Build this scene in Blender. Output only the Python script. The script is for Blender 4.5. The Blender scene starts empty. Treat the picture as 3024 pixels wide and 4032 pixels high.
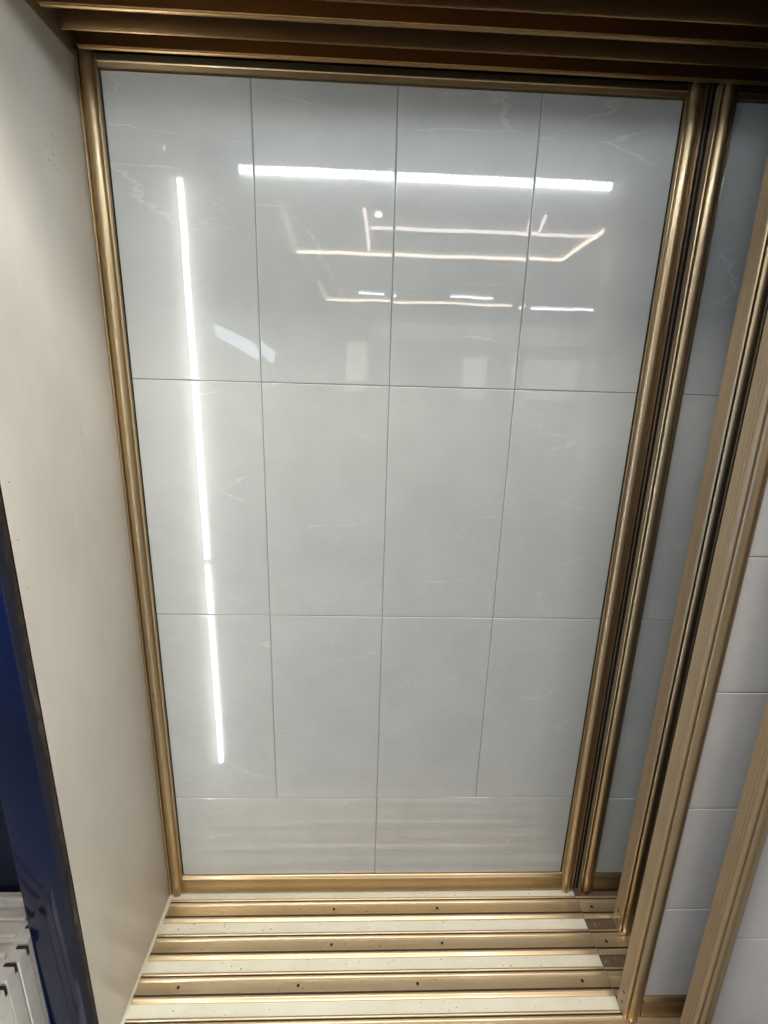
import bpy, bmesh, math, random
from mathutils import Vector, Matrix
random.seed(7)
S = bpy.context.scene
COL = S.collection
VJ = .515              # height where the two upright tubes meet
DB = (.05, 2.65, 3.9)    # far lit boards

# ------------------------------------------------------------------ camera
cd = bpy.data.cameras.new("camera"); cam = bpy.data.objects.new("camera", cd); COL.objects.link(cam)
right = Vector((0.99913332, -0.0305509, 0.02827096))
up = Vector((-0.01936223, 0.26011808, 0.96538266))
back = Vector((-0.0368471, -0.96509338, 0.25930111))
m = Matrix((right, up, back)).transposed().to_4x4()
m.translation = Vector((0.5511, -1.1743, 1.207))
cam.matrix_world = m
cd.sensor_fit = 'HORIZONTAL'; cd.sensor_width = 36; cd.lens = 36 * 1893.6 / 3024
cd.clip_start = .02; cd.clip_end = 60
S.camera = cam

# ------------------------------------------------------------------ world / view
w = bpy.data.worlds.new("World"); S.world = w; w.use_nodes = True
w.node_tree.nodes['Background'].inputs[0].default_value = (.98, .99, 1, 1)
w.node_tree.nodes['Background'].inputs[1].default_value = .33
S.view_settings.view_transform = 'Standard'; S.view_settings.look = 'None'
S.view_settings.exposure = .30; S.view_settings.gamma = 1

# ------------------------------------------------------------------ fill lamps added overhead, out of view
def area(name, loc, rot, sx, sy, power, col):
    l = bpy.data.lights.new(name, 'AREA'); l.shape = 'RECTANGLE'; l.size = sx; l.size_y = sy
    l.energy = power; l.color = col
    o = bpy.data.objects.new(name, l); COL.objects.link(o); o.location = loc; o.rotation_euler = rot
    return o
area("fill_lamp", (.15, -1.05, 2.62), (0, 0, 0), 1.6, .35, 40, (1, .96, .90))
area("fill_lamp", (-.9, -2.2, 2.62), (0, 0, 0), .6, .6, 10, (1, .97, .93))
area("fill_lamp", (1.5, -1.35, 2.62), (0, 0, 0), .3, .9, 20, (1, .96, .92))

# ------------------------------------------------------------------ node helpers
def mat(name):
    mt = bpy.data.materials.new(name); mt.use_nodes = True
    nt = mt.node_tree; return mt, nt, nt.nodes['Principled BSDF']
def nd(nt, t, **kw):
    n = nt.nodes.new(t)
    for k, v in kw.items():
        if k in n.inputs: n.inputs[k].default_value = v
        else: setattr(n, k, v)
    return n
def ramp(nt, stops):
    r = nt.nodes.new('ShaderNodeValToRGB'); e = r.color_ramp.elements
    while len(e) < len(stops): e.new(.5)
    for el, (p, c) in zip(e, stops):
        el.position = p; el.color = c if len(c) == 4 else (*c, 1)
    return r
def mapping(nt, scale, obj_info=False):
    tc = nt.nodes.new('ShaderNodeTexCoord'); mp = nt.nodes.new('ShaderNodeMapping')
    mp.inputs['Scale'].default_value = scale
    nt.links.new(tc.outputs['Object'], mp.inputs[0])
    return mp
def bump(nt, b, src, strength, dist):
    bp = nt.nodes.new('ShaderNodeBump'); bp.inputs['Strength'].default_value = strength
    bp.inputs['Distance'].default_value = dist
    nt.links.new(src, bp.inputs['Height']); nt.links.new(bp.outputs[0], b.inputs['Normal'])

def gold(name, base, rough, streak, metallic=1.0, dirt=.06, coat=.5):
    mt, nt, b = mat(name)
    mp = mapping(nt, streak)
    n = nd(nt, 'ShaderNodeTexNoise', Scale=1.0, Detail=5.0); nt.links.new(mp.outputs[0], n.inputs[0])
    mp2 = mapping(nt, (9, 9, 5))
    n2 = nd(nt, 'ShaderNodeTexNoise', Scale=1.0, Detail=6.0, Roughness=.65); nt.links.new(mp2.outputs[0], n2.inputs[0])
    r = ramp(nt, [(.3, tuple(c * .985 for c in base)), (.7, tuple(min(1, c * 1.01) for c in base))])
    nt.links.new(n.outputs[0], r.inputs[0])
    r2 = ramp(nt, [(.35, (1 - dirt,) * 3), (.6, (1, 1, 1))]); nt.links.new(n2.outputs[0], r2.inputs[0])
    mx = nd(nt, 'ShaderNodeMixRGB', blend_type='MULTIPLY'); mx.inputs[0].default_value = 1
    nt.links.new(r.outputs[0], mx.inputs[1]); nt.links.new(r2.outputs[0], mx.inputs[2])
    nt.links.new(mx.outputs[0], b.inputs['Base Color'])
    b.inputs['Metallic'].default_value = metallic
    rr = nd(nt, 'ShaderNodeMapRange'); rr.inputs['To Min'].default_value = rough * 1.07; rr.inputs['To Max'].default_value = rough * .93
    nt.links.new(n2.outputs[0], rr.inputs[0]); nt.links.new(rr.outputs[0], b.inputs['Roughness'])
    b.inputs['Coat Weight'].default_value = coat; b.inputs['Coat Roughness'].default_value = .10
    return mt
G = (.55, .42, .245)
GOLD_Z = gold('brushed_gold_upright', G, .38, (110, 110, 1.0))
GOLD_X = gold('brushed_gold_long', G, .36, (1.5, 300, 300))
GOLD_M = gold('matt_gold_side', (.41, .305, .185), .50, (400, 400, 1.5), metallic=.5, coat=.1)
GOLD_T = gold('gold_track', (.60, .465, .28), .36, (1.5, 300, 300), metallic=.62, coat=.6)
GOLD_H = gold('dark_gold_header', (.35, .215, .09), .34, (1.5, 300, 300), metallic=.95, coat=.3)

def plain(name, c, rough, metallic=0, noise=.06, scale=40, spec=.5):
    mt, nt, b = mat(name)
    mp = mapping(nt, (scale,) * 3)
    n = nd(nt, 'ShaderNodeTexNoise', Scale=1.0, Detail=5.0); nt.links.new(mp.outputs[0], n.inputs[0])
    r = ramp(nt, [(.3, tuple(x * (1 - noise) for x in c)), (.7, tuple(min(1, x * (1 + noise)) for x in c))])
    nt.links.new(n.outputs[0], r.inputs[0]); nt.links.new(r.outputs[0], b.inputs['Base Color'])
    b.inputs['Roughness'].default_value = rough; b.inputs['Metallic'].default_value = metallic
    b.inputs['Specular IOR Level'].default_value = spec
    return mt
BLACK = plain('black_gasket_and_gap', (.010, .008, .007), .65, spec=.2)
DARKIN = plain('dark_recess', (.02, .015, .012), .8)
SCREW = plain('blackened_screw', (.03, .028, .026), .35, .8)
GRIT = plain('dark_grit', (.06, .05, .035), .9, noise=.3, scale=400)
BEIGE = plain('beige_sample', (.26, .237, .205), .55, noise=.10, scale=25)
BRUSH = plain('brown_brush_seal', (.16, .10, .07), .6)

def cream(name, c, stretch, rough):
    mt, nt, b = mat(name)
    mp = mapping(nt, stretch)
    n = nd(nt, 'ShaderNodeTexNoise', Scale=1.0, Detail=8.0, Roughness=.6); nt.links.new(mp.outputs[0], n.inputs[0])
    mp2 = mapping(nt, (5, 5, 3)); n2 = nd(nt, 'ShaderNodeTexNoise', Scale=1.0, Detail=5.0, Roughness=.6)
    nt.links.new(mp2.outputs[0], n2.inputs[0])
    r = ramp(nt, [(.28, tuple(x * .98 for x in c)), (.6, c), (.8, tuple(min(1, x * 1.03) for x in c))])
    nt.links.new(n.outputs[0], r.inputs[0])
    r2 = ramp(nt, [(.3, (.90, .885, .86)), (.6, (1, 1, 1))]); nt.links.new(n2.outputs[0], r2.inputs[0])
    mx = nd(nt, 'ShaderNodeMixRGB', blend_type='MULTIPLY'); mx.inputs[0].default_value = 1
    nt.links.new(r.outputs[0], mx.inputs[1]); nt.links.new(r2.outputs[0], mx.inputs[2])
    nt.links.new(mx.outputs[0], b.inputs['Base Color'])
    b.inputs['Roughness'].default_value = rough
    bump(nt, b, n.outputs[0], .12, .0004)
    return mt
CREAM_WALL = cream('cream_laminate', (.78, .74, .655), (120, 120, 5), .32)
CREAM_BASE = cream('cream_base_board', (.80, .765, .61), (60, 240, 240), .5)

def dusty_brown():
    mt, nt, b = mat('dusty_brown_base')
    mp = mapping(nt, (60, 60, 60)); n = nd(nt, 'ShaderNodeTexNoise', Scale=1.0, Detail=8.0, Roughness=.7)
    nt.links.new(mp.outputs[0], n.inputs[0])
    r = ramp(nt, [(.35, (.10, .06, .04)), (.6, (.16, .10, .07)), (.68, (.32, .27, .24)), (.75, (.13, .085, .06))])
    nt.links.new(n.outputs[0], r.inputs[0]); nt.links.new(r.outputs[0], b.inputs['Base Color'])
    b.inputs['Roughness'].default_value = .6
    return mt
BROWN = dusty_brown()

def tile_mat(name, base, rough, coat_rough=.015, veins=1.0):
    mt, nt, b = mat(name)
    tc = nt.nodes.new('ShaderNodeTexCoord'); oi = nt.nodes.new('ShaderNodeObjectInfo')
    # shift the pattern from tile to tile
    sh = nd(nt, 'ShaderNodeVectorMath', operation='SCALE'); sh.inputs['Scale'].default_value = 13.7
    cmb = nt.nodes.new('ShaderNodeCombineXYZ')
    for i in range(3): nt.links.new(oi.outputs['Random'], cmb.inputs[i])
    nt.links.new(cmb.outputs[0], sh.inputs[0])
    ad = nd(nt, 'ShaderNodeVectorMath', operation='ADD')
    nt.links.new(tc.outputs['Object'], ad.inputs[0]); nt.links.new(sh.outputs[0], ad.inputs[1])
    mp = nt.nodes.new('ShaderNodeMapping'); mp.inputs['Rotation'].default_value = (0, .62, 0); mp.inputs['Scale'].default_value = (1.1, 1, 4.2)
    nt.links.new(ad.outputs[0], mp.inputs[0])
    def vein(scale, thr, m0, m1, off):
        dn = nd(nt, 'ShaderNodeTexNoise', Scale=9.0, Detail=6.0, Roughness=.6); nt.links.new(mp.outputs[0], dn.inputs[0])
        ds = nd(nt, 'ShaderNodeVectorMath', operation='SCALE'); ds.inputs['Scale'].default_value = .10; nt.links.new(dn.outputs[1], ds.inputs[0])
        da = nd(nt, 'ShaderNodeVectorMath', operation='ADD'); nt.links.new(mp.outputs[0], da.inputs[0]); nt.links.new(ds.outputs[0], da.inputs[1])
        vo = nd(nt, 'ShaderNodeTexVoronoi', feature='DISTANCE_TO_EDGE', Scale=scale); nt.links.new(da.outputs[0], vo.inputs[0])
        vr = ramp(nt, [(0, (1, 1, 1)), (thr * .4, (.8, .8, .8)), (thr, (0, 0, 0))]); nt.links.new(vo.outputs[0], vr.inputs[0])
        ma = nd(nt, 'ShaderNodeVectorMath', operation='ADD'); ma.inputs[1].default_value = (off, off, off); nt.links.new(ad.outputs[0], ma.inputs[0])
        msk = nd(nt, 'ShaderNodeTexNoise', Scale=6.0, Detail=3.0); nt.links.new(ma.outputs[0], msk.inputs[0])
        mr = ramp(nt, [(m0, (0, 0, 0)), (m1, (1, 1, 1))]); nt.links.new(msk.outputs[0], mr.inputs[0])
        vm = nd(nt, 'ShaderNodeMath', operation='MULTIPLY'); nt.links.new(vr.outputs[0], vm.inputs[0]); nt.links.new(mr.outputs[0], vm.inputs[1])
        return vm
    va, vb = vein(1.25, .0075, .52, .63, 0), vein(3.2, .006, .55, .68, 5)
    vb2 = nd(nt, 'ShaderNodeMath', operation='MULTIPLY'); vb2.inputs[1].default_value = .5; nt.links.new(vb.outputs[0], vb2.inputs[0])
    vm = nd(nt, 'ShaderNodeMath', operation='MAXIMUM'); nt.links.new(va.outputs[0], vm.inputs[0]); nt.links.new(vb2.outputs[0], vm.inputs[1])
    vs = nd(nt, 'ShaderNodeMath', operation='MULTIPLY'); vs.inputs[1].default_value = (.42 * veins); nt.links.new(vm.outputs[0], vs.inputs[0])
    cl = nd(nt, 'ShaderNodeTexNoise', Scale=7.0, Detail=9.0, Roughness=.72); nt.links.new(ad.outputs[0], cl.inputs[0])
    cr = ramp(nt, [(.3, tuple(x * .93 for x in base)), (.7, tuple(x * 1.06 for x in base))]); nt.links.new(cl.outputs[0], cr.inputs[0])
    mx = nt.nodes.new('ShaderNodeMixRGB'); nt.links.new(vs.outputs[0], mx.inputs[0]); nt.links.new(cr.outputs[0], mx.inputs[1])
    mx.inputs[2].default_value = (min(1, base[0] * 1.55), min(1, base[1] * 1.5), min(1, base[2] * 1.45), 1)
    nt.links.new(mx.outputs[0], b.inputs['Base Color'])
    b.inputs['Roughness'].default_value = rough; b.inputs['Specular IOR Level'].default_value = .35
    b.inputs['Coat Weight'].default_value = 1.0; b.inputs['Coat Roughness'].default_value = coat_rough
    b.inputs['Coat IOR'].default_value = 1.5
    wv = nd(nt, 'ShaderNodeTexNoise', Scale=9.0, Detail=1.0); nt.links.new(ad.outputs[0], wv.inputs[0])
    fine = nd(nt, 'ShaderNodeTexNoise', Scale=260.0, Detail=2.0); nt.links.new(ad.outputs[0], fine.inputs[0])
    b1 = nd(nt, 'ShaderNodeBump'); b1.inputs['Strength'].default_value = 1; b1.inputs['Distance'].default_value = .00014
    nt.links.new(wv.outputs[0], b1.inputs['Height'])
    b2 = nd(nt, 'ShaderNodeBump'); b2.inputs['Strength'].default_value = 1; b2.inputs['Distance'].default_value = .0000015
    nt.links.new(fine.outputs[0], b2.inputs['Height']); nt.links.new(b1.outputs[0], b2.inputs['Normal'])
    nt.links.new(b2.outputs[0], b.inputs['Coat Normal'])
    return mt
TILE = tile_mat('polished_grey_tile', (.445, .452, .428), .24)
TILE_SOFT = tile_mat('satin_grey_tile', (.61, .605, .585), .5, coat_rough=.22, veins=.3)
GROUT = plain('grey_grout', (.15, .15, .15), .8)

# glossy dark blue facing, reflected bluish light put into its bluer patches
def blue_mat():
    mt, nt, b = mat('dark_blue_gloss')
    mp = mapping(nt, (3, 3, 2.2)); n = nd(nt, 'ShaderNodeTexNoise', Scale=1.0, Detail=3.0); nt.links.new(mp.outputs[0], n.inputs[0])
    r = ramp(nt, [(.35, (.0006, .0015, .008)), (.62, (.0008, .004, .022))]); nt.links.new(n.outputs[0], r.inputs[0])
    nt.links.new(r.outputs[0], b.inputs['Base Color']); b.inputs['Roughness'].default_value = .10
    b.inputs['Specular IOR Level'].default_value = .3
    return mt
BLUE = blue_mat()
def marble_edge():
    mt, nt, b = mat('brown_marble_edge')
    mp = mapping(nt, (30, 30, 14)); n = nd(nt, 'ShaderNodeTexNoise', Scale=1.0, Detail=7.0, Distortion=1.2); nt.links.new(mp.outputs[0], n.inputs[0])
    r = ramp(nt, [(.3, (.004, .003, .003)), (.55, (.013, .009, .006)), (.75, (.04, .028, .018))]); nt.links.new(n.outputs[0], r.inputs[0])
    nt.links.new(r.outputs[0], b.inputs['Base Color']); b.inputs['Roughness'].default_value = .5; b.inputs['Specular IOR Level'].default_value = .06
    return mt
MARBLE = marble_edge()
def emis(name, col, s, base=(.8, .8, .8)):
    mt, nt, b = mat(name)
    b.inputs['Base Color'].default_value = (*base, 1)
    b.inputs['Emission Color'].default_value = (*col, 1); b.inputs['Emission Strength'].default_value = s
    return mt

# ------------------------------------------------------------------ object helpers
def link(name, bm, mt, parent=None, sharp=35):
    me = bpy.data.meshes.new(name); bmesh.ops.recalc_face_normals(bm, faces=bm.faces)
    bm.to_mesh(me); bm.free()
    for p in me.polygons: p.use_smooth = True
    me.set_sharp_from_angle(angle=math.radians(sharp))
    me.materials.append(mt)
    o = bpy.data.objects.new(name, me); COL.objects.link(o)
    if parent: o.parent = parent
    return o
def thing(name, label, cat, loc=(0, 0, 0), group=None):
    o = bpy.data.objects.new(name, None); COL.objects.link(o); o.location = loc
    o.empty_display_size = .05
    return tag(o, label, cat, group)
def tag(o, label, cat, group=None, kind=None):
    if label: o['label'] = label
    if cat: o['category'] = cat
    if group: o['group'] = group
    if kind: o['kind'] = kind
    return o
def box(bm, x0, x1, y0, y1, z0, z1, bev=0):
    r = bmesh.ops.create_cube(bm, size=1)
    vs = r['verts']
    bmesh.ops.scale(bm, vec=(x1 - x0, y1 - y0, z1 - z0), verts=vs)
    bmesh.ops.translate(bm, vec=((x0 + x1) / 2, (y0 + y1) / 2, (z0 + z1) / 2), verts=vs)
    if bev:
        es = list({e for v in vs for e in v.link_edges})
        bmesh.ops.bevel(bm, geom=es, offset=bev, segments=2, affect='EDGES', profile=.5)
def bx(name, mt, parent, dims, bev=0):
    bm = bmesh.new(); box(bm, *dims, bev=bev); return link(name, bm, mt, parent)
def extr(bm, pts, axis, a, b, cap=True):
    """closed 2D profile swept from a to b. axis 'z': pts=(x,y); 'x': pts=(y,z)"""
    f = (lambda p, t: (p[0], p[1], t)) if axis == 'z' else (lambda p, t: (t, p[0], p[1]))
    A = [bm.verts.new(f(p, a)) for p in pts]; B = [bm.verts.new(f(p, b)) for p in pts]
    n = len(pts)
    for i in range(n): bm.faces.new((A[i], A[(i + 1) % n], B[(i + 1) % n], B[i]))
    if cap: bm.faces.new(A); bm.faces.new(B)
def arc(cx, cy, rx, ry, a0, a1, n):
    return [(cx + rx * math.cos(math.radians(a0 + (a1 - a0) * i / n)), cy + ry * math.sin(math.radians(a0 + (a1 - a0) * i / n))) for i in range(n + 1)]

# ------------------------------------------------------------------ door building
FZ = -.366                # top of the base board
ZB, ZT = -.297, 1.797     # tile field bottom / top
def stile_profile():
    # inner edge at x=0 (beside the tiles), outer edge at x=.042; front towards -y (tile face is y=0)
    p = [(0, .030), (0, -.003), (.0012, -.0055), (.0035, -.0055), (.0048, -.003), (.0062, -.004)]
    p += arc(.0200, -.004, .0138, .0110, 180, 360, 18)[1:]
    p += [(.0348, -.0060), (.0362, -.0095), (.0395, -.0100), (.0415, -.0080), (.0420, -.0055)]
    # outer side with fine ribs
    y = -.0055
    for gap, dp, wd in ((.006, .0011, .0012), (.006, .0010, .0010), (.0045, .0003, .0016), (.003, .0003, .0016)):
        y += gap; p += [(.0420, y), (.0420 - dp, y + .0002), (.0420 - dp, y + wd - .0002), (.0420, y + wd)]; y += wd
    p += [(.0420, .030)]
    return p
def make_tile_mesh(x0, x1, z0, z1, seed):
    """slightly pillowed, slightly tilted tile with a fine bevel, front face y=0"""
    rnd = random.Random(seed)
    tx, tz = rnd.uniform(-.0008, .0008), rnd.uniform(-.0008, .0008)
    W, H = x1 - x0, z1 - z0
    def coords(L, n):
        t = [0, .0007, .0014, .003, .006, .010, .016, .024, .034, .05]
        mid = [.05 + (L - .1) * i / n for i in range(1, n)]
        return t + mid + [L - q for q in reversed(t)]
    xs, zs = coords(W, 5), coords(H, 9)
    g = .0005
    bm = bmesh.new(); rows = []
    for z in zs:
        row = []
        for x in xs:
            ex, ez = min(x, W - x), min(z, H - z)
            d = .00022 * math.exp(-ex / .012) + .00018 * math.exp(-ez / .016)
            e = min(ex, ez)
            if e < .0005: d += .0013
            elif e < .001: d += .0006
            d += tx * (x - W / 2) + tz * (z - H / 2)
            row.append(bm.verts.new((x0 + g + x * (W - 2 * g) / W, d, z0 + g + z * (H - 2 * g) / H)))
        rows.append(row)
    for i in range(len(rows) - 1):
        for j in range(len(xs) - 1):
            bm.faces.new((rows[i][j], rows[i][j + 1], rows[i + 1][j + 1], rows[i + 1][j]))
    # sides and back
    loop = rows[0] + [r[-1] for r in rows[1:]] + rows[-1][-2::-1] + [r[0] for r in rows[-2:0:-1]]
    bk = [bm.verts.new((v.co.x, .009, v.co.z)) for v in loop]
    n = len(loop)
    for i in range(n): bm.faces.new((loop[i], loop[(i + 1) % n], bk[(i + 1) % n], bk[i]))
    bm.faces.new(bk)
    return bm
def tile_obj(parent, x0, x1, z0, z1, mt, seed):
    bm = make_tile_mesh(x0, x1, z0, z1, seed)
    cx, cz = (x0 + x1) / 2, (z0 + z1) / 2
    bmesh.ops.translate(bm, vec=(-cx, 0, -cz), verts=bm.verts)
    o = link('tile', bm, mt, parent, sharp=60); o.location = (cx, 0, cz); return o
def stile_obj(parent, x, flip, holes=True):
    pr = stile_profile()
    if flip: pr = [(-a, b) for a, b in pr]
    bm = bmesh.new(); n = 24
    # swept in sections so the foot can flare a little where the cut end is dented
    zs = [-.363, -.358, -.352, -.344, -.33, -.30] + [-.26 + (1.822 + .26) * i / 10 for i in range(11)]
    rings = []
    for z in zs:
        k = max(0, (-.335 - z) / .028); rr = []
        for a, b in pr:
            bb = b - .0022 * k * k * (1 + math.sin(a * 420)) * .5 if b < 0 else b
            rr.append(bm.verts.new((a, bb, z)))
        rings.append(rr)
    m_ = len(pr)
    for A, B in zip(rings, rings[1:]):
        for i in range(m_): bm.faces.new((A[i], A[(i + 1) % m_], B[(i + 1) % m_], B[i]))
    bm.faces.new(rings[0]); bm.faces.new(rings[-1])
    o = link('stile', bm, GOLD_Z, parent, sharp=30); o.location = (x, 0, 0)
    o.data.materials.append(GOLD_M)
    for p in o.data.polygons:
        if abs(p.center.x) > .0405 and p.center.y > -.005: p.material_index = 1
    if holes:
        sx = (-.0422 if flip else .0422)
        for hz in (-.335, -.300):
            h = disc('screw', .0035, SCREW, o, 'x'); h.location = (sx, .012, hz)
    return o
def disc(name, r, mt, parent, axis='z', h=.0012):
    bm = bmesh.new()
    bmesh.ops.create_cone(bm, cap_ends=True, segments=20, radius1=r, radius2=r * .8, depth=h)
    bmesh.ops.create_cone(bm, cap_ends=True, segments=6, radius1=r * .45, radius2=r * .45, depth=h * 1.3)
    if axis == 'x': bmesh.ops.rotate(bm, cent=(0, 0, 0), matrix=Matrix.Rotation(math.pi / 2, 3, 'Y'), verts=bm.verts)
    if axis == 'y': bmesh.ops.rotate(bm, cent=(0, 0, 0), matrix=Matrix.Rotation(math.pi / 2, 3, 'X'), verts=bm.verts)
    return link(name, bm, mt, parent)
def door(label, x0, y, width, layout, mt, seed, side_mat=None, group='sliding tile doors', dz=0):
    """x0 = inner left edge of the tile field"""
    t = thing('sliding_door', label, 'sliding door', (x0, y, dz), group)
    stile_obj(t, 0, True); stile_obj(t, width, False)
    # top rail: ledge with one raised bead
    pr = [(.030, 1.797), (.0, 1.797), (-.0045, 1.7975), (-.0052, 1.806), (-.0066, 1.8075), (-.0066, 1.8095), (-.0045, 1.811), (-.0040, 1.821), (.030, 1.821)]
    bm = bmesh.new(); extr(bm, pr, 'x', .0004, width - .0004); link('top_rail', bm, GOLD_X, t)
    # bottom rail: bead at the top, shallow hollow below
    pr = [(.030, -.297), (.0, -.2972), (-.0030, -.2985), (-.0065, -.3035), (-.0080, -.3045), (-.0082, -.3065), (-.0060, -.3090),
          (-.0046, -.3160), (-.0044, -.3260), (-.0058, -.3360), (-.0080, -.3480), (-.0086, -.3560), (-.0040, -.3585), (.030, -.3585)]
    bm = bmesh.new(); extr(bm, pr, 'x', .0004, width - .0004); link('bottom_rail', bm, GOLD_X, t)
    bx('tile_grout', GROUT, t, (.002, width - .002, .0020, .0088, -.2945, 1.7945))
    bx('backing_board', DARKIN, t, (.001, width - .001, .0093, .028, -.2965, 1.7965))
    for (u0, u1, v0, v1) in layout:
        tile_obj(t, u0, u1, v0, v1, mt, seed); seed += 1
    return t
lay1 = []
for r, (v0, v1) in enumerate([(1.2, 1.7955), (.6, 1.2), (0, .6)]):
    for c in range(4): lay1.append((max(.3 * c, .0022), min(.3 * c + .3, 1.1978), v0, v1))
lay1 += [(.0022, .6, -.2955, 0), (.6, 1.1978, -.2955, 0)]
d1 = door('wide door of glossy grey marble tiles facing the camera, four columns between gold stiles', 0.0, 0, 1.2, lay1, TILE, 10)
# black gaskets where the tiles meet the stiles
for xx in (0.0004, 1.1982): bx('gasket', BLACK, d1, (xx, xx + .0014, .0002, .009, -.2955, 1.7955))
d2 = door('rear door to the right of the wide glossy one, only a narrow dim strip of tile showing', 1.306, -.004, 1.2, lay1, TILE, 40)
wide = [(.0022, .6, v, v + .3) for v in (0, .3, .6, .9, 1.2)] + [(.6, 1.1978, v, v + .3) for v in (0, .3, .6, .9, 1.2)]
wide += [(.0022, .6, 1.5, 1.7955), (.6, 1.1978, 1.5, 1.7955), (.0022, .6, -.2955, 0), (.6, 1.1978, -.2955, 0)]
d3 = door('door whose gold edge stands one track forward, its front dark behind the next door', 1.330 + .042, -.127, 1.2, wide, TILE_SOFT, 70)
d4 = door('door with wide gold edge and pale grey tiles laid in rows, just left of the nearest door', 1.2405 + .042, -.328, 1.2, wide, TILE_SOFT, 100, dz=.004)
d5 = door('nearest door, cut off by the lower right corner of the photo', 1.337 + .042, -.420, 1.2,
          [(a, b, c + .045 if c > -.29 else c, d + .045 if d < 1.79 else d) for a, b, c, d in wide], TILE_SOFT, 130)
# the slight specks on the main door's tiles
sp = bmesh.new()
for x, z, r in [(.742, .129, .0016), (.750, .1265, .0020), (.7605, .1255, .0022), (.722, .435, .0011), (.105, 1.38, .0010), (.149, 1.548, .0011), (1.149, 1.560, .0011), (.557, 1.30, .0008)]:
    res = bmesh.ops.create_icosphere(sp, subdivisions=1, radius=r * .55)
    bmesh.ops.translate(sp, vec=(x, -.0002, z), verts=res['verts'])
o = link('dirt_speck', sp, GRIT, d1); o['kind'] = 'stuff'

# ------------------------------------------------------------------ cabinet
cab = thing('display_cabinet', 'gold and cream cabinet with parallel floor tracks and header channels that hold the tile doors', 'cabinet', (0, 0, 0))
part = bx('side_panel', CREAM_WALL, cab, (-.054, -.0425, -.3895, .09, -.46, 2.0), .0006)
part['label'] = 'cream laminate side panel'
bx('panel_core', MARBLE, cab, (-.155, -.0545, -.385, .09, -.46, 2.0))
bx('edge_trim', MARBLE, cab, (-.0538, -.0430, -.3935, -.3897, -.46, 2.0), .0005)
bx('edge_trim', plain('matt_black_trim', (.006, .006, .009), .6, spec=.05), cab, (-.068, -.0540, -.3925, -.3855, -.46, 2.0))
fb = bx('front_facing', BLUE, cab, (-.152, -.0682, -.3910, -.3852, -.46, 2.0), .0008)
fb['label'] = 'dark blue glossy strip facing forward'
bx('bay_shade_sheet', plain('bay_shade_black', (.004, .005, .012), .5, spec=.2), cab, (-1.4, -.1555, -.285, -.265, -.46, 2.0))  # near-black sheet added for the shade deep in the next bay
bx('back_panel', DARKIN, cab, (-.042, 2.7, .070, .090, -.46, 2.0))  # shade of the cabinet interior put into the near-black colour
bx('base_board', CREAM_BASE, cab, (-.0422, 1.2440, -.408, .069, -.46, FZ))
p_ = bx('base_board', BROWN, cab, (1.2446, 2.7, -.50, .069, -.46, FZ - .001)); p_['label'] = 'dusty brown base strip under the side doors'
bx('caulk_line', plain('pale_caulk', (.66, .62, .56), .6), cab, (-.0424, -.0404, -.405, .035, FZ, FZ + .0009), .0003)
bx('front_dark_strip', BLACK, cab, (-.0422, 1.2440, -.420, -.4082, -.46, FZ - .004))  # black strip added along the front edge of the base
bx('header_board', plain('dark_bronze_header', (.10, .065, .035), .5), cab, (-.0422, 2.7, -.50, .069, 1.885, 2.0))
bx('gap_shade_and_seal', BLACK, cab, (1.2445, 1.2632, .002, .069, FZ, 1.84))  # black fill stands for the shade in the gap between doors
bx('gap_shade_and_seal', GOLD_M, cab, (1.2518, 1.2526, -.004, .0018, FZ, 1.83))

def track_profile(y0, h=1.0):
    q = [(0, 0), (0, .0024), (.0022, .0050), (.0052, .0054), (.0072, .0036), (.0086, .0012), (.0104, .0030), (.0120, .0056), (.0140, .0062),
         (.0165, .0054), (.0200, .0040), (.0208, .0022), (.0440, .0020), (.0462, .0044), (.0488, .0048), (.0502, .0034), (.0516, .0010),
         (.0530, .0040), (.0552, .0064), (.0580, .0070), (.0608, .0058), (.0640, .0030), (.0670, .0022), (.0670, 0)]
    return [(y0 - a, FZ + .0003 + b * h) for a, b in q]
GROOVE = plain('dark_brown_groove', (.06, .035, .028), .5, .3)  # groove faces get a darker brown than the ribs
def dark_grooves(o, y0):
    o.data.materials.append(GROOVE)
    for p in o.data.polygons:
        a = y0 - p.center.y
        if abs(p.normal.x) < .5 and (-.0005 < a < .0012 or .0074 < a < .0100 or .0494 < a < .0524): p.material_index = 1
def screws(par, pts, y):
    for x in pts:
        s = disc('screw', .0042, SCREW, par); s.location = (x, y, FZ + .0028)
        s.rotation_euler = (random.uniform(-.05, .05), random.uniform(-.05, .05), random.uniform(0, 3))
TY = [-.0250, -.1215, -.2180, -.3150]
SX = [[.475, .795, 1.176], [.475, .796, 1.179], [.075, .393, .715, 1.169], [.2, .7], [.3, .8]]
SX[0] = [.475, .795]; SX[1] = [.475, .796]
for k, y0 in enumerate(TY):
    bm = bmesh.new(); extr(bm, track_profile(y0), 'x', -.030 - .002 * (k % 3), 1.2436)
    tr = link('bottom_track', bm, GOLD_T, cab, sharp=50)
    dark_grooves(tr, y0); screws(tr, SX[k], y0 - .0325)
    bm = bmesh.new(); extr(bm, track_profile(y0 - .001, .96), 'x', 1.2448, 2.7)
    tr = link('bottom_track', bm, GOLD_T, cab, sharp=50)
    dark_grooves(tr, y0 - .001); screws(tr, [1.283, 1.6], y0 - .0335)

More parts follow.
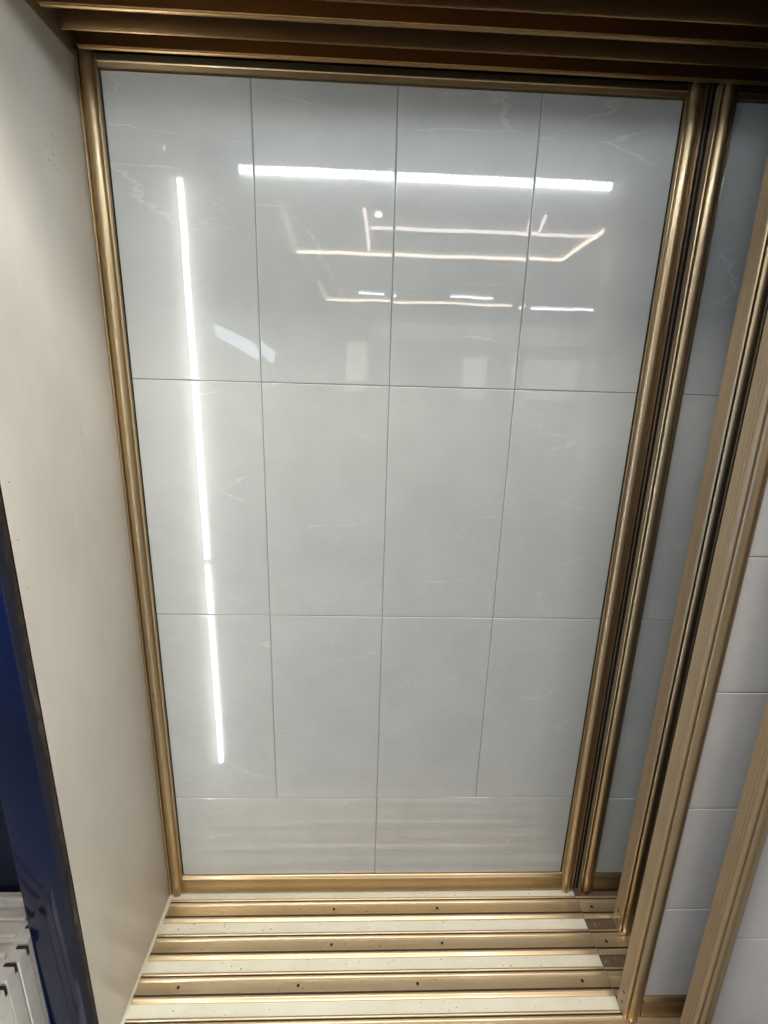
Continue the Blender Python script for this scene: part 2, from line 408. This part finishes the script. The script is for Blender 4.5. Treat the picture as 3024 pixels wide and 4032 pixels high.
# header channels: two hanging legs per door track, the back one ends in a double lip
def leg_front(y, zb=1.8125, zt=1.884):
    return [(y, zt), (y, zb + .0014), (y - .0004, zb), (y - .0020, zb - .0004), (y - .0026, zb + .0010), (y - .0020, zt)]
def leg_back(y, zb=1.8125, zt=1.884):
    return [(y, zt), (y, zb + .001), (y - .0008, zb), (y - .0030, zb), (y - .0036, zb + .0012), (y - .0046, zb + .0022), (y - .0084, zb + .0022),
            (y - .0092, zb + .0012), (y - .0110, zb + .0006), (y - .0122, zb + .0014), (y - .0120, zb + .0030), (y - .0040, zb + .0046), (y - .0024, zb + .007), (y - .0022, zt)]
HY = [(-.0270, -.0800), (-.1340, -.1860), (-.2420, -.2940), (-.3500, -.4020)]
for k, (yb, yf) in enumerate(HY):
    xs = [(-.020 - .003 * k, 1.40 + .13 * k), (1.401 + .13 * k, 2.7)]
    for (xa, xb) in xs:
        bm = bmesh.new()
        extr(bm, leg_back(yb), 'x', xa, xb); extr(bm, leg_front(yf), 'x', xa, xb)
        extr(bm, [(yb - .0022, 1.884), (yb - .0022, 1.882), (yf, 1.882), (yf, 1.884)], 'x', xa, xb)
        link('top_channel', bm, GOLD_H, cab)
# plate between the side panel and the channel ends
bx('end_plate', GOLD_M, cab, (-.0422, -.0400, -.42, .06, 1.812, 1.884))

# small stains on the cream side panel
bm = bmesh.new()
for y, z in [(-.137, 1.625), (-.119, 1.631), (-.136, 1.608), (-.122, 1.611), (-.122, 1.599), (-.137, 1.584), (-.123, 1.582), (-.135, 1.57), (-.114, 1.577),
             (-.149, 1.102), (-.148, 1.088), (-.15, 1.07), (-.148, 1.052), (-.145, 1.037), (-.137, .545), (-.14, .533), (-.142, .513), (-.143, .489), (-.138, .483),
             (-.372, 1.03), (-.375, .93), (-.372, .84)]:
    res = bmesh.ops.create_icosphere(bm, subdivisions=1, radius=.0011 * random.uniform(.8, 1.3))
    bmesh.ops.scale(bm, vec=(.3, 1, 1), verts=res['verts'])
    bmesh.ops.translate(bm, vec=(-.0425, y, z), verts=res['verts'])
o = link('stain', bm, GRIT, cab); o['kind'] = 'stuff'

# grit lying in the tracks and on the base board
bm = bmesh.new(); rg = random.Random(3)
for i in range(330):
    x = rg.uniform(-.02, 1.23) if rg.random() < .75 else rg.uniform(-.02, .35); y = rg.uniform(-.34, -.01)
    if x > 1.2 and y > -.1: continue
    z = FZ + .0006
    for y0 in TY:
        if y0 - .067 < y < y0: z = FZ + (.0028 if -.044 < y - y0 < -.021 else .0062)
    if z > FZ + .005: continue
    r = rg.choice([.0006, .0007, .0008, .001, .0014])
    res = bmesh.ops.create_icosphere(bm, subdivisions=1, radius=r)
    bmesh.ops.scale(bm, vec=(rg.uniform(.6, 1.8), rg.uniform(.6, 1.6), .5), verts=res['verts'])
    bmesh.ops.rotate(bm, cent=(0, 0, 0), matrix=Matrix.Rotation(rg.uniform(0, 3), 3, 'Z'), verts=res['verts'])
    bmesh.ops.translate(bm, vec=(x, y, z), verts=res['verts'])
tag(link('grit', bm, GRIT), 'dark crumbs of grit scattered along the floor tracks and cream strips', 'dirt', kind='stuff')

# ------------------------------------------------------------------ beige samples standing in the next bay
names = ['nearest beige channel sample in the lower left corner', 'second beige channel sample from the front', 'third beige channel sample from the front',
         'fourth beige channel sample, level with the blue strip', 'fifth beige channel sample, partly behind the blue strip', 'rearmost beige channel sample of the leaning row']
for k in range(6):
    y = -.492 + .0335 * k; x1 = -.158 - .0015 * (k % 2) - .002 * max(0, k - 3); zt = .008 + .006 * (k % 2) + .004 * k
    t = thing('channel_sample', names[k], 'trim sample', (0, 0, 0), 'beige samples standing in the next bay')
    pr = [(x1, y + .0305), (x1, y + .002), (x1 - .0015, y), (x1 - .022, y), (x1 - .026, y - .004), (x1 - .20, y - .004), (x1 - .205, y - .008), (x1 - .42, y - .008), (x1 - .42, y + .0305)]
    bm = bmesh.new(); extr(bm, pr, 'z', -.46, zt)
    bmesh.ops.bevel(bm, geom=[e for e in bm.edges if abs(e.verts[0].co.z - zt) < 1e-5 and abs(e.verts[1].co.z - zt) < 1e-5], offset=.0008, segments=2, affect='EDGES')
    link('board', bm, BEIGE, t)
    bx('raised_lip', BEIGE, t, (x1 - .41, x1 - .030, y + .004, y + .011, zt + .0002, zt + .006 + .004 * (k % 3)), .0008)
    bx('end_slot', BLACK, t, (x1 - .022, x1 + .0006, y + .0235, y + .0295, zt - .020, zt + .0012))

# ------------------------------------------------------------------ the showroom behind the camera
def struct(name, mt, dims):
    o = bx(name, mt, None, dims); o['kind'] = 'structure'; return o
WALLM = plain('showroom_wall', (.42, .42, .41), .8)
struct('floor', plain('showroom_floor', (.30, .30, .29), .3), (-6, 7, -10, 1.0, -.52, -.461))
struct('ceiling', plain('showroom_ceiling', (.40, .40, .40), .9), (-6, 7, -10, .1, 2.72, 2.80))
def wallthing(nm, lab, dims, mt):
    return tag(bx(nm, mt, None, dims), lab, 'wall')
wallthing('wall', 'grey showroom wall far behind the camera, opposite the cabinet', (-6, 7, -10.1, -10.0, -.46, 2.72), WALLM)

def diode_led(name, col, s, axis):
    mt, nt, b = mat(name); b.inputs['Emission Color'].default_value = (*col, 1)
    tc = nt.nodes.new('ShaderNodeTexCoord'); sp = nt.nodes.new('ShaderNodeSeparateXYZ'); nt.links.new(tc.outputs['Object'], sp.inputs[0])
    a = nd(nt, 'ShaderNodeMath', operation='MULTIPLY'); a.inputs[1].default_value = 2 * math.pi / .022; nt.links.new(sp.outputs[axis], a.inputs[0])
    c = nd(nt, 'ShaderNodeMath', operation='SINE'); nt.links.new(a.outputs[0], c.inputs[0])
    mr = nd(nt, 'ShaderNodeMapRange'); mr.inputs['From Min'].default_value = -1; mr.inputs['To Min'].default_value = s * .58; mr.inputs['To Max'].default_value = s * 1.35
    nt.links.new(c.outputs[0], mr.inputs[0]); nt.links.new(mr.outputs[0], b.inputs['Emission Strength'])
    return mt
COOL = diode_led('cool_led', (.84, .92, 1.0), 24, 0)
COOL_V = diode_led('cool_led_upright', (.88, .94, 1.0), 26, 2)
WARM = emis('warm_led', (1.0, .84, .67), 13)
PINK = emis('rosy_led', (1.0, .85, .78), 10)
WHITE = emis('white_led', (.95, .96, 1.0), 16)
BEIGEP = plain('beige_fascia', (.62, .58, .50), .6)
def led_bar(label, tubes, mt, prof, axis, rng):
    t = thing('led_bar', label, 'light', (0, 0, 0), 'led bars round the cabinet opening')
    for d in tubes: bx('diffuser', mt, t, d, .001)
    bm = bmesh.new(); extr(bm, prof, axis, *rng); link('cove_strip', bm, BEIGEP, t); return t
led_bar('horizontal cool white led tube in a beige cove in front of the doors', [(.126, 1.336, -.606, -.596, 1.840, 1.861)], COOL,
        [(-.640, 1.770), (-.575, 1.770), (-.608, 1.838), (-.612, 1.842), (-.612, 1.87), (-.640, 1.87)], 'x', (.126, 1.336))
led_bar('vertical cool white led tube beside the left of the opening', [(-.071, -.055, -.606, -.596, VJ + .012, 1.818), (-.073, -.057, -.606, -.596, -.425, VJ - .012)], COOL_V,
        [(-.130, -.650), (-.046, -.650), (-.046, -.609), (-.050, -.612), (-.085, -.612), (-.130, -.560)], 'z', (-.44, 1.83))
bm = bmesh.new(); extr(bm, [(-.0455, -.650), (.006, -.650), (.006, -.584), (-.0455, -.612)], 'z', .74, 1.83)  # wing added and slanted to catch the tube's light as a mirrored glow
link('cove_strip', bm, BEIGEP, bpy.data.objects['led_bar.001'])
pr_ = tag(bx('pillar', BEIGEP, None, (1.352, 1.43, -.66, -.56, -.46, 1.87), .002), 'beige pillar at the right front of the display opening', 'pillar')

def strip(label, a, b, mt, wd, z=2.70):
    a = Vector((a[0], -a[1], z)); b = Vector((b[0], -b[1], z)); d = (b - a); L = d.length
    bm = bmesh.new(); box(bm, 0, L, -wd / 2, wd / 2, -.03, 0, bev=.004)
    o = link('ceiling_strip', bm, mt); o.location = a; o.rotation_euler = (0, 0, math.atan2(d.y, d.x))
    tag(o, label, 'light', 'led strips on the showroom ceiling')
strip('long warm strip, front edge of the ceiling rectangle', (-.339, 5.176), (2.829, 5.08), WARM, .035)
strip('short warm strip closing the right of the ceiling rectangle', (2.829, 5.06), (2.782, 3.884), WARM, .03)
strip('rosy strip crossing the ceiling rectangle', (.537, 4.137), (2.816, 4.148), PINK, .02)
strip('rosy strip running away across the ceiling', (.476, 3.405), (.523, 4.95), PINK, .03)
strip('warm strip in the second ceiling rectangle', (-.273, 8.594), (3.256, 8.519), WARM, .055)
strip('white strip left of centre far away', (.348, 7.844), (.872, 7.918), WHITE, .05)
strip('white strip right of centre far away', (1.948, 7.789), (2.668, 7.825), WHITE, .05)
strip('white strip at the far right', (3.571, 8.676), (4.903, 8.662), WHITE, .08)
strip('faint warm strip along the left of the ceiling rectangle', (-.24, 3.3), (-.339, 5.1), emis('dim_warm_led', (1, .8, .65), 2.0), .05)
strip('faint warm strip along the left of the second rectangle', (-.253, 7.078), (-.273, 8.5), emis('dim_warm_led', (1, .8, .65), 3.0), .06)
strip('bent rosy strip at the right', (2.059, 3.434), (2.168, 4.112), PINK, .022)
dl = disc('downlight', .045, WHITE, None, 'z', .02); dl.location = (.62, -3.80, 2.70); tag(dl, 'round white downlight in the showroom ceiling', 'light')

def panel(nm, lab, dims, mt, cat): return tag(bx(nm, mt, None, dims, .004), lab, cat)
LIT = emis('lit_board_warm', (1, .93, .86), 2.0)
LITP = emis('lit_board_pink', (1, .86, .80), 1.7)
panel('bulkhead', 'pale beige bulkhead high on the far wall', (.6, 5.4, -9.98, -9.7, 2.12, 2.46), emis('bulkhead_light_wash', (1, .96, .9), .45), 'bulkhead')  # light washing over the bulkhead is put in as emission
panel('display_board', 'narrow lit pale board left of centre on the far wall', (DB[0], DB[0] + .45, -9.98, -9.90, 1.1, 2.05), LIT, 'display board')
panel('display_board', 'narrow lit pinkish board right of centre on the far wall', (DB[1], DB[1] + .5, -9.98, -9.90, 1.0, 1.8), LITP, 'display board')
panel('display_board', 'lit pale board at the far right of the showroom', (DB[2], DB[2] + 1.3, -9.98, -9.90, 1.0, 1.8), emis('lit_board_dim', (1, .96, .92), 1.1), 'display board')
wn = panel('doorway_light', 'bluish daylit transom to the left of the showroom', (-.42, .42, -.03, 0, -.075, .075), emis('daylit_opening', (.75, .86, 1), 5.0), 'window')
wn.location = (-1.00, -5.0, 1.63); wn.rotation_euler = (0, .42, 0)
panel('display_board', 'blue glowing board added far left behind the camera for its reflection', (-3.4, -1.6, -3.04, -3.0, -.3, 1.6), emis('blue_reflection_glow', (.015, .15, .45), 2.6), 'display board')  # unseen emitter added to tint the glossy strip blue

S.render.engine = 'CYCLES'
S.cycles.max_bounces = 8; S.cycles.glossy_bounces = 5
S.cycles.sample_clamp_indirect = 6
